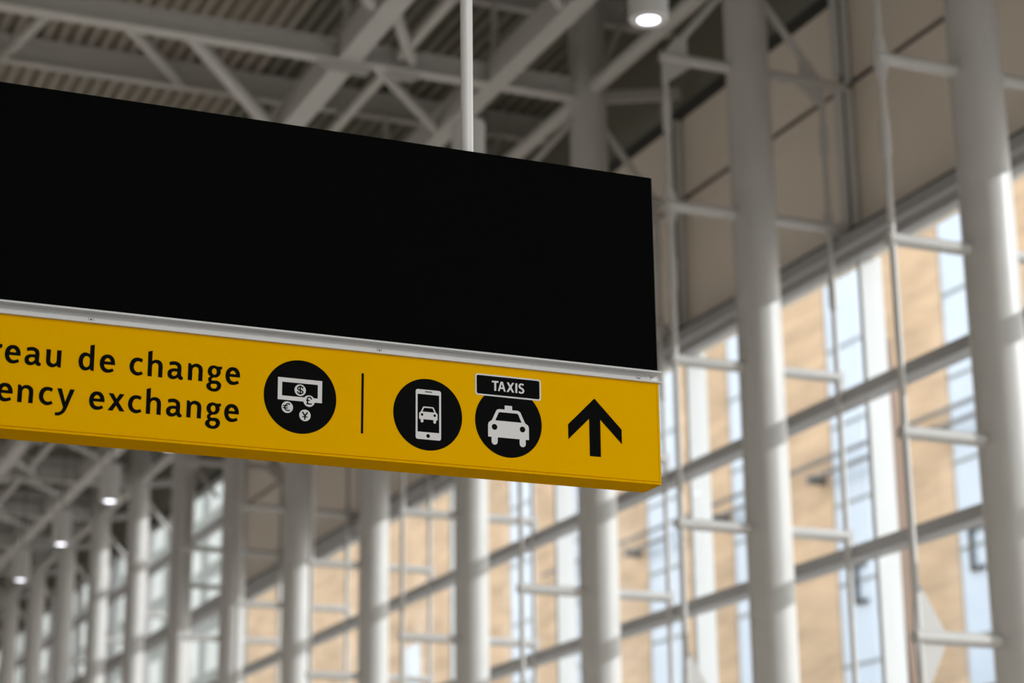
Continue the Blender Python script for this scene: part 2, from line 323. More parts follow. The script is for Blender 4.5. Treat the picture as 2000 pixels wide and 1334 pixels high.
def copy_tree(o, parent=None):
    c = o.copy()
    COL.objects.link(c)
    c.parent = parent
    for ch in children(o):
        copy_tree(ch, c)
    return c
GLYPH = {"e":[[[.0461,.0078],[.0442,.0065],[.0423,.0053],[.0403,.0042],[.0383,.0033],[.0358,.0023],[.0333,.0014],[.0307,.0007],[.0281,.0003],[.0252,.0001],[.0223,.0001],[.0194,.0005],[.0166,.0013],[.0137,.0027],[.011,.0045],[.0086,.0066],[.0064,.0089],[.0046,.0115],[.0032,.0143],[.002,.0173],[.0011,.0203],[.0005,.0227],[.0002,.0251],[.0,.0276],[.0,.03],[.0001,.0328],[.0003,.0356],[.0008,.0384],[.0014,.0411],[.0024,.0438],[.0035,.0465],[.0049,.0491],[.0065,.0514],[.0082,.0534],[.0101,.0553],[.0122,.0569],[.0144,.0583],[.0166,.0593],[.0189,.06],[.0213,.0605],[.0236,.0607],[.0263,.0607],[.029,.0606],[.0316,.0601],[.0341,.0593],[.0366,.058],[.0389,.0565],[.041,.0546],[.0428,.0525],[.0445,.05],[.0459,.0473],[.0471,.0445],[.0481,.0416],[.0486,.0395],[.049,.0374],[.0492,.0352],[.0493,.033],[.0493,.0316],[.0493,.0303],[.0491,.0289],[.0489,.0275],[.0139,.0273],[.014,.0253],[.0143,.0234],[.0149,.0215],[.0156,.0197],[.0164,.0181],[.0175,.0166],[.0187,.0153],[.02,.0141],[.0217,.0132],[.0236,.0124],[.0255,.0119],[.0274,.0116],[.0293,.0117],[.0311,.0119],[.0329,.0124],[.0346,.0129],[.0365,.0136],[.0382,.0143],[.04,.0152],[.0417,.0162]],[[.0151,.0371],[.0155,.0387],[.016,.0403],[.0166,.0418],[.0174,.0433],[.0182,.0445],[.0191,.0456],[.0201,.0467],[.0213,.0475],[.0222,.0481],[.0232,.0486],[.0243,.0488],[.0253,.0489],[.0268,.0485],[.0282,.048],[.0295,.0472],[.0307,.0463],[.0317,.0454],[.0326,.0443],[.0334,.0431],[.034,.0418],[.0345,.0407],[.0348,.0395],[.035,.0382],[.035,.037]]],"a":[[[.005,.0559],[.0067,.0567],[.0084,.0574],[.0101,.058],[.0118,.0586],[.0139,.0591],[.0159,.0597],[.018,.0601],[.0201,.0603],[.0225,.0604],[.0249,.0605],[.0272,.0603],[.0295,.0599],[.0318,.0592],[.034,.0583],[.0361,.0572],[.0381,.0559],[.0398,.0546],[.0413,.0532],[.0426,.0516],[.0437,.0499],[.0446,.0478],[.0452,.0457],[.0456,.0435],[.0459,.0413],[.0461,.0383],[.0461,.0353],[.0459,.0323],[.0458,.0292],[.0457,.0262],[.0455,.0232],[.0453,.0202],[.0454,.0172],[.0456,.0159],[.046,.0147],[.0465,.0135],[.0473,.0124],[.0481,.0116],[.0491,.0109],[.0503,.0103],[.0516,.0099],[.0518,.0079],[.0518,.0059],[.0515,.004],[.0509,.0022],[.0504,.0015],[.0497,.001],[.0488,.0007],[.0479,.0005],[.0465,.0002],[.045,.0001],[.0436,.0002],[.0421,.0004],[.041,.0008],[.0398,.0013],[.0388,.002],[.0378,.0027],[.0368,.0038],[.0358,.0049],[.035,.0061],[.0342,.0075],[.033,.0061],[.0315,.0048],[.03,.0038],[.0284,.0029],[.0262,.0018],[.0239,.001],[.0216,.0004],[.0192,.0],[.0168,.0],[.0144,.0002],[.012,.0007],[.0097,.0015],[.0077,.0026],[.0058,.0039],[.0041,.0055],[.0027,.0073],[.0015,.0095],[.0008,.0119],[.0003,.0144],[.0001,.0169],[.0,.0188],[.0002,.0208],[.0006,.0228],[.0012,.0246],[.0021,.0264],[.0032,.0282],[.0046,.0297],[.006,.0311],[.0079,.0324],[.0099,.0335],[.012,.0345],[.0142,.0353],[.0162,.0358],[.0183,.0362],[.0203,.0365],[.0224,.0367],[.025,.0369],[.0275,.037],[.0301,.037],[.0327,.037],[.0328,.0383],[.0328,.0396],[.0327,.0409],[.0324,.0421],[.032,.0434],[.0314,.0447],[.0307,.0458],[.0297,.0468],[.0284,.0475],[.027,.048],[.0254,.0484],[.0239,.0485],[.0218,.0486],[.0197,.0484],[.0176,.0481],[.0156,.0478],[.0135,.0473],[.0114,.0467],[.0094,.0461],[.0074,.0453]],[[.0322,.0262],[.0323,.025],[.0324,.0237],[.0323,.0225],[.0321,.0213],[.0319,.0199],[.0316,.0185],[.0311,.0173],[.0303,.0162],[.0287,.0146],[.0269,.0132],[.0249,.0121],[.0228,.0113],[.0212,.0111],[.0195,.0113],[.0179,.0118],[.0164,.0125],[.0153,.0135],[.0145,.0148],[.0139,.0162],[.0135,.0177],[.0136,.0192],[.0139,.0207],[.0145,.0221],[.0153,.0233],[.0165,.0245],[.0178,.0255],[.0193,.0262],[.0209,.0267],[.0237,.027],[.0265,.027],[.0293,.0268]]],"u":[[[.0001,.0584],[.0144,.058],[.0143,.0534],[.0142,.0488],[.0141,.0441],[.0141,.0395],[.0139,.0349],[.0137,.0302],[.0136,.0255],[.0139,.0209],[.0142,.0193],[.0147,.0177],[.0155,.0163],[.0166,.0151],[.0181,.0139],[.0198,.0129],[.0217,.0122],[.0236,.012],[.0254,.0123],[.0272,.0131],[.0288,.0141],[.0302,.0154],[.0314,.0168],[.0323,.0183],[.0329,.02],[.0333,.0217],[.0336,.0264],[.0336,.0311],[.0335,.0358],[.0335,.0404],[.0335,.0449],[.0336,.0494],[.0337,.0538],[.0338,.0583],[.0481,.0583],[.0474,.002],[.0454,.0019],[.0433,.0019],[.0413,.0021],[.0393,.0024],[.0386,.0026],[.0379,.003],[.0373,.0035],[.0368,.004],[.0362,.0048],[.0358,.0057],[.0354,.0067],[.0351,.0077],[.0336,.0061],[.0319,.0047],[.0302,.0034],[.0283,.0024],[.0263,.0015],[.0242,.0008],[.0221,.0003],[.02,.0001],[.0175,.0002],[.0151,.0007],[.0127,.0014],[.0104,.0024],[.0083,.0036],[.0064,.0051],[.0047,.0069],[.0032,.0088],[.0021,.011],[.0013,.0134],[.0007,.0159],[.0003,.0184],[.0,.0233],[.0,.0282],[.0001,.0331],[.0002,.0381],[.0001,.0432],[.0001,.0482],[.0001,.0533]]],"d":[[[.0359,.0853],[.0498,.089],[.0496,.0017],[.0478,.0014],[.0461,.0013],[.0444,.0013],[.0427,.0015],[.0419,.0018],[.0412,.0021],[.0405,.0027],[.0399,.0032],[.0392,.0042],[.0386,.0052],[.0382,.0063],[.0378,.0074],[.0363,.0061],[.0348,.0049],[.0332,.0038],[.0314,.0029],[.0291,.002],[.0268,.0011],[.0244,.0006],[.022,.0003],[.0195,.0004],[.017,.0008],[.0145,.0016],[.0123,.0027],[.01,.0043],[.0079,.0062],[.006,.0083],[.0045,.0107],[.0031,.0134],[.002,.0163],[.0012,.0193],[.0005,.0224],[.0001,.0251],[.0,.0279],[.0,.0306],[.0002,.0334],[.0005,.0362],[.0008,.0391],[.0014,.0419],[.0023,.0446],[.0035,.0474],[.005,.05],[.0067,.0525],[.0087,.0547],[.0108,.0564],[.0131,.0579],[.0155,.059],[.0181,.0599],[.0202,.0602],[.0224,.0601],[.0245,.0598],[.0266,.0593],[.029,.0587],[.0313,.0578],[.0335,.0568],[.0357,.0556]],[[.0358,.0415],[.0362,.0393],[.0361,.0371],[.0359,.0349],[.0358,.0326],[.0358,.0307],[.0359,.0288],[.0359,.0268],[.0357,.0249],[.0354,.0228],[.035,.0207],[.0344,.0187],[.0334,.0169],[.0318,.0151],[.03,.0136],[.0279,.0124],[.0257,.0117],[.0238,.0117],[.0219,.0122],[.0201,.0131],[.0186,.0143],[.0171,.0164],[.0159,.0187],[.015,.0212],[.0143,.0238],[.0138,.0262],[.0137,.0287],[.0138,.0312],[.014,.0337],[.0144,.0361],[.0149,.0384],[.0157,.0407],[.0168,.0428],[.0181,.0446],[.0196,.0463],[.0214,.0476],[.0234,.0485],[.0253,.0488],[.0273,.0485],[.0292,.0479],[.0309,.0471],[.0325,.046],[.0339,.0447],[.035,.0432]]],"c":[[[.0429,.056],[.0399,.0453],[.0384,.0461],[.0369,.0468],[.0354,.0473],[.0338,.0478],[.0319,.0483],[.03,.0487],[.028,.0489],[.0261,.0487],[.0241,.048],[.0221,.0469],[.0203,.0456],[.0187,.044],[.0174,.0422],[.0164,.0401],[.0156,.038],[.0149,.0358],[.0144,.0336],[.014,.0313],[.0137,.0291],[.0138,.0268],[.0141,.0248],[.0147,.0229],[.0155,.021],[.0165,.0193],[.0176,.0175],[.0189,.0158],[.0204,.0144],[.0222,.0132],[.0239,.0125],[.0259,.0121],[.0278,.012],[.0298,.0121],[.0312,.0122],[.0325,.0126],[.0339,.013],[.0352,.0136],[.0362,.0141],[.0371,.0148],[.038,.0155],[.0388,.0163],[.0446,.0077],[.0427,.0063],[.0408,.005],[.0388,.0039],[.0367,.003],[.0343,.002],[.0319,.0012],[.0295,.0006],[.027,.0003],[.0242,.0004],[.0214,.0008],[.0187,.0015],[.0161,.0026],[.0133,.0041],[.0106,.006],[.0082,.0081],[.006,.0104],[.0044,.0129],[.003,.0155],[.002,.0182],[.001,.0211],[.0005,.0232],[.0002,.0254],[.0,.0276],[.0,.0298],[.0002,.0327],[.0006,.0356],[.0012,.0384],[.002,.0412],[.0031,.044],[.0043,.0467],[.0058,.0494],[.0076,.0518],[.0094,.0537],[.0114,.0554],[.0136,.0569],[.016,.0582],[.018,.0591],[.0202,.0596],[.0224,.06],[.0246,.0602],[.0271,.0603],[.0295,.0603],[.032,.06],[.0344,.0596],[.0366,.059],[.0388,.0582],[.0409,.0572]]],"h":[[[.0001,.0846],[.0141,.0886],[.0138,.0538],[.0152,.0549],[.0166,.0559],[.0181,.0567],[.0197,.0575],[.0215,.0583],[.0234,.059],[.0253,.0595],[.0272,.0597],[.0298,.0597],[.0323,.0595],[.0348,.059],[.0372,.0582],[.0394,.057],[.0416,.0555],[.0435,.0537],[.0451,.0517],[.0464,.0492],[.0474,.0465],[.0481,.0437],[.0485,.0409],[.0489,.0361],[.0488,.0314],[.0487,.0266],[.0486,.0219],[.0486,.0168],[.0486,.0118],[.0486,.0068],[.0486,.0017],[.0347,.0024],[.0347,.0069],[.0347,.0114],[.0347,.0159],[.0347,.0205],[.0348,.0252],[.0349,.03],[.0349,.0347],[.0346,.0394],[.0343,.0412],[.0339,.043],[.0332,.0446],[.0321,.0459],[.0305,.0472],[.0285,.0482],[.0265,.0487],[.0244,.0488],[.0223,.0483],[.0203,.0473],[.0185,.0459],[.0169,.0443],[.0158,.0428],[.015,.0411],[.0145,.0392],[.0142,.0374],[.0139,.0329],[.0139,.0284],[.014,.024],[.014,.0195],[.014,.0152],[.0139,.0108],[.0139,.0065],[.0138,.0022],[.0,.0022]]],"n":[[[.0003,.059],[.0021,.0592],[.0038,.0593],[.0055,.0593],[.0073,.0591],[.008,.059],[.0088,.0587],[.0095,.0583],[.01,.0577],[.0106,.0566],[.0111,.0553],[.0114,.054],[.0116,.0526],[.0132,.0542],[.0149,.0556],[.0167,.0568],[.0186,.0578],[.0207,.0587],[.0229,.0595],[.0252,.06],[.0274,.0602],[.03,.0601],[.0326,.0597],[.0351,.059],[.0375,.0581],[.0398,.0568],[.0419,.0553],[.0439,.0536],[.0455,.0515],[.0468,.0492],[.0478,.0466],[.0484,.0439],[.0488,.0412],[.0491,.0364],[.049,.0316],[.0488,.0268],[.0487,.022],[.0486,.0171],[.0485,.0121],[.0485,.0072],[.0484,.0023],[.0346,.0026],[.0347,.0071],[.0348,.0116],[.0349,.0161],[.0349,.0206],[.0351,.0254],[.0353,.0302],[.0354,.035],[.0351,.0398],[.0348,.0416],[.0343,.0433],[.0335,.0449],[.0323,.0463],[.0306,.0474],[.0286,.0482],[.0266,.0487],[.0245,.0488],[.0227,.0486],[.0209,.048],[.0193,.0471],[.0179,.0459],[.0167,.0444],[.0157,.0427],[.015,.0408],[.0146,.0388],[.0142,.0343],[.0142,.0298],[.0143,.0253],[.0143,.0208],[.0142,.0162],[.0141,.0115],[.014,.0069],[.0138,.0022],[.0,.0026]]],"g":[[[.0356,.0572],[.0515,.0585],[.0513,.0489],[.0454,.0486],[.0462,.0469],[.0468,.0452],[.0471,.0434],[.0473,.0416],[.0473,.0393],[.047,.037],[.0466,.0347],[.0459,.0325],[.0449,.0303],[.0436,.0282],[.0422,.0263],[.0405,.0246],[.0388,.0232],[.0369,.022],[.0349,.021],[.0328,.0202],[.0306,.0198],[.0284,.0197],[.0261,.0196],[.0239,.0192],[.0225,.0187],[.0213,.0179],[.0201,.017],[.019,.016],[.0182,.0152],[.0174,.0142],[.0169,.0132],[.0166,.0121],[.0168,.0112],[.0172,.0104],[.0179,.0097],[.0186,.0092],[.02,.0088],[.0214,.0086],[.0228,.0086],[.0242,.0086],[.0269,.0088],[.0295,.0092],[.0322,.0095],[.0348,.0093],[.0372,.0089],[.0395,.0081],[.0418,.0071],[.0439,.0057],[.0455,.0043],[.0469,.0027],[.0481,.0009],[.0491,-.0011],[.0497,-.003],[.05,-.0049],[.0501,-.0069],[.0499,-.0089],[.0492,-.0115],[.0483,-.0141],[.0472,-.0166],[.0457,-.0189],[.0439,-.021],[.0417,-.0229],[.0394,-.0245],[.037,-.0259],[.0346,-.0269],[.0321,-.0276],[.0296,-.028],[.027,-.0282],[.0236,-.0282],[.0202,-.0279],[.0169,-.0274],[.0136,-.0265],[.0108,-.0254],[.0081,-.024],[.0056,-.0222],[.0034,-.0202],[.002,-.0183],[.001,-.0162],[.0003,-.0139],[.0,-.0115],[.0002,-.0093],[.0007,-.0071],[.0016,-.005],[.0029,-.0031],[.0043,-.0015],[.0061,-.0001],[.0081,.001],[.0103,.0019],[.0091,.003],[.0081,.0043],[.0072,.0057],[.0064,.0071],[.006,.0083],[.0056,.0095],[.0055,.0108],[.0055,.0121],[.0058,.0136],[.0062,.0152],[.0069,.0166],[.0078,.0179],[.0089,.0191],[.0102,.0201],[.0116,.0209],[.0132,.0215],[.0114,.0228],[.0097,.0241],[.0082,.0257],[.0069,.0274],[.0057,.0294],[.0048,.0316],[.0041,.0338],[.0036,.0361],[.0035,.0387],[.0036,.0413],[.004,.0439],[.0047,.0464],[.0056,.0487],[.0068,.0509],[.0083,.053],[.01,.0548],[.0119,.0564],[.0141,.0576],[.0164,.0587],[.0188,.0595],[.0208,.0599],[.0229,.06],[.025,.06],[.0271,.0597],[.0293,.0594],[.0314,.0588],[.0335,.0581]],[[.025,.0507],[.0266,.0506],[.0282,.05],[.0296,.0491],[.0309,.0479],[.032,.0464],[.0328,.0446],[.0334,.0428],[.0336,.0408],[.0336,.0386],[.0333,.0363],[.0327,.0342],[.0317,.0322],[.0306,.0308],[.0292,.0296],[.0276,.0288],[.0259,.0284],[.0242,.0286],[.0227,.0293],[.0213,.0304],[.0202,.0316],[.019,.0333],[.0181,.0352],[.0174,.0371],[.0171,.0392],[.0173,.0412],[.0177,.0431],[.0185,.045],[.0195,.0468],[.0206,.0481],[.0219,.0493],[.0233,.0502]],[[.0195,-.0023],[.0212,-.002],[.0229,-.002],[.0245,-.0021],[.0262,-.0022],[.0278,-.0021],[.0294,-.0018],[.0309,-.0018],[.0324,-.0022],[.0337,-.0031],[.0349,-.0044],[.0358,-.0058],[.0362,-.0074],[.0361,-.0095],[.0355,-.0115],[.0346,-.0134],[.0333,-.015],[.0317,-.0163],[.0298,-.0173],[.0277,-.0179],[.0256,-.0182],[.0235,-.0182],[.0215,-.0178],[.0195,-.017],[.0177,-.016],[.0165,-.0148],[.0156,-.0134],[.015,-.0117],[.0145,-.0101],[.0145,-.0088],[.0147,-.0074],[.0151,-.0061],[.0157,-.0049],[.0165,-.004],[.0174,-.0033],[.0184,-.0027]]],"y":[[[.0039,.0591],[.0184,.0592],[.0305,.0174],[.0443,.0593],[.0592,.0591],[.056,.0504],[.0528,.0417],[.0496,.033],[.0464,.0243],[.0435,.0159],[.0407,.0075],[.0378,-.0008],[.0344,-.009],[.0328,-.0123],[.0308,-.0154],[.0285,-.0184],[.026,-.0211],[.0232,-.0235],[.0201,-.0255],[.0169,-.0273],[.0135,-.0289],[.0117,-.0295],[.0097,-.0298],[.0078,-.0299],[.0058,-.0299],[.0044,-.0299],[.0029,-.0298],[.0014,-.0295],[.0,-.0292],[.0004,-.0197],[.0023,-.02],[.0042,-.02],[.0061,-.0198],[.0079,-.0194],[.0102,-.0187],[.0125,-.0178],[.0147,-.0167],[.0167,-.0153],[.0183,-.0138],[.0198,-.012],[.021,-.0101],[.0221,-.0081],[.023,-.0062],[.0236,-.0041],[.0241,-.0021],[.0243,.0001]]],"x":[[[.0016,.0592],[.0168,.0587],[.0277,.0424],[.0377,.0596],[.0527,.0588],[.0349,.0318],[.0546,.0025],[.0385,.0023],[.0272,.0199],[.016,.0022],[.0,.0025],[.0198,.0307]]]}
TAXIS = [[[[2.6984,1.9262],[2.7235,1.9268],[2.7232,1.9205],[2.7149,1.9204],[2.7146,1.8911],[2.7073,1.8909],[2.7076,1.9205],[2.6986,1.9202]]],[[[2.7315,1.9258],[2.7403,1.9258],[2.7503,1.8912],[2.7434,1.8912],[2.7412,1.8995],[2.7299,1.9001],[2.7276,1.8912],[2.721,1.8912]],[[2.7358,1.9181],[2.7319,1.9052],[2.7397,1.9054]]],[[[2.7548,1.9259],[2.7619,1.926],[2.7681,1.9154],[2.7755,1.9259],[2.7824,1.926],[2.7725,1.9092],[2.7822,1.891],[2.7746,1.891],[2.7682,1.9022],[2.7607,1.8911],[2.7532,1.8909],[2.7642,1.9091]]],[[[2.7869,1.9253],[2.7944,1.9256],[2.794,1.891],[2.7865,1.8909]]],[[[2.8196,1.9238],[2.8164,1.9186],[2.8157,1.9194],[2.8148,1.92],[2.8139,1.9205],[2.813,1.9209],[2.8121,1.9212],[2.8112,1.9214],[2.8104,1.9214],[2.8095,1.9213],[2.8085,1.9209],[2.8076,1.9203],[2.8069,1.9196],[2.8064,1.9188],[2.8061,1.9178],[2.806,1.9167],[2.8062,1.9157],[2.8067,1.9147],[2.8076,1.9138],[2.8088,1.9131],[2.8101,1.9125],[2.8113,1.9119],[2.8127,1.9111],[2.8141,1.9104],[2.8155,1.9097],[2.8167,1.9087],[2.8179,1.9075],[2.819,1.9062],[2.8199,1.9047],[2.8205,1.9032],[2.8208,1.9016],[2.8208,1.9],[2.8205,1.8984],[2.82,1.8969],[2.8192,1.8954],[2.8182,1.894],[2.817,1.8927],[2.8157,1.8917],[2.8142,1.8909],[2.8127,1.8904],[2.8111,1.8901],[2.8095,1.89],[2.8081,1.8899],[2.8067,1.89],[2.8053,1.8903],[2.804,1.8907],[2.8026,1.8913],[2.8012,1.8919],[2.7999,1.8928],[2.7986,1.8937],[2.8022,1.8988],[2.803,1.8981],[2.8039,1.8975],[2.8047,1.8969],[2.8057,1.8964],[2.8066,1.896],[2.8075,1.8955],[2.8085,1.8952],[2.8095,1.8951],[2.8106,1.8954],[2.8115,1.8958],[2.8124,1.8965],[2.813,1.8973],[2.8135,1.8983],[2.8138,1.8995],[2.8138,1.9007],[2.8135,1.9018],[2.8128,1.9028],[2.8119,1.9037],[2.8108,1.9044],[2.8097,1.9051],[2.8083,1.9057],[2.807,1.9063],[2.8056,1.9068],[2.8043,1.9075],[2.8031,1.9083],[2.8019,1.9093],[2.8009,1.9103],[2.8001,1.9115],[2.7995,1.9127],[2.7992,1.914],[2.799,1.9153],[2.7991,1.9166],[2.7994,1.9182],[2.7998,1.9198],[2.8005,1.9213],[2.8014,1.9227],[2.8025,1.924],[2.8038,1.9251],[2.8053,1.9259],[2.8068,1.9266],[2.8086,1.9269],[2.8103,1.927],[2.8121,1.9268],[2.8138,1.9265],[2.8154,1.9261],[2.8169,1.9255],[2.8183,1.9247]]]]
MONEY = {"dollar":[[[2.0161,1.8308],[2.0158,1.8322],[2.0154,1.8331],[2.0148,1.8339],[2.0142,1.8344],[2.013,1.835],[2.0118,1.8354],[2.0104,1.8355],[2.009,1.8355],[2.0075,1.8352],[2.0061,1.8346],[2.0047,1.8339],[2.0035,1.833],[2.0029,1.8324],[2.0025,1.8317],[2.0022,1.8309],[2.0022,1.8303],[2.0023,1.8298],[2.0027,1.8292],[2.0033,1.8286],[2.0039,1.8281],[2.0052,1.8276],[2.0066,1.8272],[2.0082,1.8269],[2.01,1.8265],[2.0116,1.8261],[2.0134,1.8258],[2.0153,1.8253],[2.0173,1.8244],[2.0186,1.8234],[2.0196,1.8222],[2.0203,1.8207],[2.0206,1.8188],[2.0201,1.817],[2.0193,1.8155],[2.0182,1.8142],[2.0169,1.8132],[2.0152,1.8122],[2.0134,1.8114],[2.0115,1.8109],[2.0095,1.8107],[2.0076,1.8107],[2.0056,1.8111],[2.0036,1.8117],[2.0018,1.8127],[2.0002,1.8142],[1.9989,1.8158],[1.9979,1.8177],[1.9972,1.8196],[2.0012,1.8211],[2.0018,1.8195],[2.0025,1.8182],[2.0034,1.8171],[2.0044,1.8162],[2.0054,1.8157],[2.0066,1.8153],[2.008,1.815],[2.0093,1.815],[2.0107,1.8152],[2.012,1.8155],[2.0133,1.816],[2.0145,1.8168],[2.0152,1.8173],[2.0158,1.818],[2.0161,1.8186],[2.0163,1.8191],[2.0162,1.8194],[2.016,1.8198],[2.0156,1.8203],[2.0152,1.8206],[2.0139,1.8212],[2.0125,1.8216],[2.0108,1.8219],[2.009,1.8223],[2.0073,1.8227],[2.0056,1.823],[2.0037,1.8235],[2.0018,1.8244],[2.0005,1.8253],[1.9993,1.8266],[1.9984,1.8281],[1.9979,1.8299],[1.998,1.8318],[1.9986,1.8335],[1.9995,1.835],[2.0007,1.8363],[2.0024,1.8376],[2.0043,1.8386],[2.0064,1.8393],[2.0085,1.8397],[2.0105,1.8398],[2.0126,1.8396],[2.0146,1.839],[2.0165,1.838],[2.018,1.8368],[2.0191,1.8353],[2.0199,1.8335],[2.0203,1.8317]],[[2.0112,1.8414],[2.0113,1.8097],[2.0072,1.8097],[2.0071,1.8414]]],"pound":[[[2.0466,1.796],[2.0462,1.7975],[2.0457,1.7986],[2.0451,1.7995],[2.0443,1.8003],[2.0433,1.801],[2.0422,1.8015],[2.0412,1.8018],[2.0403,1.8018],[2.0393,1.8015],[2.0383,1.8009],[2.0375,1.8001],[2.0368,1.7992],[2.0364,1.7983],[2.0363,1.7971],[2.0363,1.7956],[2.0363,1.7941],[2.0365,1.7926],[2.0368,1.791],[2.0372,1.7891],[2.0373,1.7872],[2.0372,1.7853],[2.0369,1.7836],[2.0364,1.7819],[2.0357,1.7803],[2.0318,1.782],[2.0323,1.7833],[2.0327,1.7846],[2.0329,1.7859],[2.033,1.7872],[2.0329,1.7886],[2.0326,1.7901],[2.0322,1.7919],[2.032,1.7938],[2.032,1.7956],[2.032,1.7974],[2.0323,1.7994],[2.0331,1.8013],[2.0343,1.803],[2.0358,1.8044],[2.0376,1.8054],[2.0396,1.806],[2.0417,1.806],[2.0437,1.8055],[2.0455,1.8047],[2.0471,1.8036],[2.0484,1.8022],[2.0495,1.8007],[2.0503,1.7989],[2.0508,1.7971]],[[2.0313,1.7831],[2.0499,1.7828],[2.0498,1.7785],[2.0312,1.7788]],[[2.0302,1.7942],[2.0423,1.7949],[2.0425,1.7911],[2.0304,1.7904]]],"euro":[[[1.9732,1.7706],[1.9716,1.7717],[1.9703,1.7723],[1.969,1.7726],[1.9677,1.7725],[1.9662,1.7721],[1.9648,1.7713],[1.9634,1.7701],[1.9621,1.7688],[1.9608,1.7672],[1.9597,1.7654],[1.959,1.7636],[1.9586,1.7618],[1.9588,1.7603],[1.9593,1.7587],[1.9601,1.7572],[1.9611,1.7559],[1.9623,1.7549],[1.9636,1.7542],[1.9652,1.7537],[1.9667,1.7535],[1.9683,1.7535],[1.9699,1.7538],[1.9714,1.7544],[1.9731,1.7554],[1.9751,1.7519],[1.9731,1.7507],[1.971,1.7499],[1.9688,1.7495],[1.9665,1.7494],[1.9642,1.7497],[1.962,1.7505],[1.96,1.7516],[1.9582,1.7531],[1.9567,1.755],[1.9555,1.7572],[1.9548,1.7595],[1.9546,1.7621],[1.9551,1.7648],[1.9561,1.7672],[1.9575,1.7695],[1.9591,1.7715],[1.9607,1.7731],[1.9625,1.7746],[1.9647,1.7758],[1.9671,1.7765],[1.9693,1.7766],[1.9715,1.7762],[1.9737,1.7752],[1.9755,1.774]],[[1.9498,1.769],[1.9673,1.7688],[1.9673,1.7653],[1.9497,1.7655]],[[1.9499,1.7616],[1.9674,1.7617],[1.9675,1.7582],[1.9499,1.758]]],"yen":[[[2.0199,1.7532],[2.0292,1.7397],[2.0252,1.737],[2.0159,1.7505]],[[2.038,1.75],[2.0289,1.737],[2.025,1.7397],[2.0341,1.7528]],[[2.0293,1.7408],[2.0289,1.7258],[2.0244,1.7259],[2.0247,1.7409]],[[2.0175,1.737],[2.0358,1.7372],[2.0358,1.7337],[2.0176,1.7335]]]}
# ---------------------------------------------------------------- layout of the hall (metres, heights from the eye)
BAY = 4.482
Y0 = 15.87                      # first column in view
XC = 12.0                       # column row
XG = 13.36                      # glass plane
NC = 15
def YC(i):
    return Y0 + BAY*i
FLOORZ = -1.6
YB, YE = -3.6, YC(NC)+2.5       # back and far end of the hall
XL = -15.0
DZ = 13.42                      # underside of the roof deck
SOLID_TO = 7                    # beyond this column the glazing runs up to the roof

ORD = ['nearest', 'second', 'third', 'fourth', 'fifth', 'sixth', 'seventh', 'eighth', 'ninth', 'tenth',
       'eleventh', 'twelfth', 'thirteenth', 'fourteenth', 'fifteenth']

# ---------------------------------------------------------------- room shell
struct(obj('floor', box(bm_new(), XL, 13.8, YB, YE, FLOORZ-0.3, FLOORZ), FLOOR))

bm = bm_new()
PITCH = 0.22
nx = int((13.8-XL)/PITCH)
prof = []
for k in range(nx+1):
    x = XL+k*PITCH
    prof += [(x, DZ), (x+0.10, DZ), (x+0.125, DZ+0.11), (x+0.195, DZ+0.11)]
rows = []
for y in (YB-0.3, YE+0.3):
    rows.append([bm.verts.new((x, y, z+H)) for x, z in prof])
top = []
for y in (YB-0.3, YE+0.3):
    top.append([bm.verts.new((x, y, DZ+0.35+H)) for x in (prof[0][0], prof[-1][0])])
for k in range(len(prof)-1):
    f = bm.faces.new((rows[0][k], rows[0][k+1], rows[1][k+1], rows[1][k]))
    f.material_index = 1 if prof[k][0] > 8.4 else 0  # painted-in shade on the column side of the deck
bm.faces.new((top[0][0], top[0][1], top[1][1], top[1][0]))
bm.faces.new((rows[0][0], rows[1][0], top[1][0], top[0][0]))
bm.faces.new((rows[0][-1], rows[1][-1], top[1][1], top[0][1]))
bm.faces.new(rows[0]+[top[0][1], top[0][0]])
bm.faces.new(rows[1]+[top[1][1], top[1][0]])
struct(obj('ceiling', bm, [DECK, DECK_SHADE]), 'pale corrugated metal roof deck')

YLW = YC(0)
bm = bm_new()
box(bm, XL-0.3, XL, YLW, YE, 6.2, DZ)
box(bm, XL-0.3, XL, YLW, YE, FLOORZ, FLOORZ+0.5)
box(bm, XL-0.3, XL, YB, YLW, FLOORZ, DZ)
y = YLW+BAY
while y < YE:
    box(bm, XL-0.3, XL, y, y+0.35, FLOORZ+0.5, 6.2)
    y += BAY
struct(obj('wall_left', bm, PLASTER))
w = struct(obj('window_40', box(box(bm_new(), XL-0.22, XL-0.08, YLW, YE, 3.9, 4.05), XL-0.22, XL-0.08, YLW, YE, 1.6, 1.75), GREY))
obj('window_glass', box(bm_new(), XL-0.16, XL-0.15, YLW, YE, FLOORZ+0.5, 6.2), PANE, w)
struct(obj('wall_far', box(bm_new(), XL, 13.8, YE, YE+0.3, FLOORZ, DZ), PLASTER))

# back of the hall (behind the camera): header, end piers and mullions round one wide glazed opening
bm = bm_new()
box(bm, XL, 13.8, YB-0.3, YB, 11.2, DZ)
box(bm, XL, -1.5, YB-0.3, YB, FLOORZ, 11.2)
box(bm, 13.0, 13.8, YB-0.3, YB, FLOORZ, 11.2)
box(bm, -1.5, 13.0, YB-0.3, YB, FLOORZ, FLOORZ+0.4)
struct(obj('wall_back', bm, PLASTER))
w = struct(obj('window_1', box(box(box(bm_new(), 3.3, 3.45, YB-0.25, YB-0.05, FLOORZ+0.4, 11.2), 8.1, 8.25, YB-0.25, YB-0.05, FLOORZ+0.4, 11.2), -1.5, 13.0, YB-0.25, YB-0.05, 4.6, 4.75), GREY))
obj('window_glass', box(bm_new(), -1.5, 13.0, YB-0.16, YB-0.14, FLOORZ+0.4, 11.2), PANE, w)

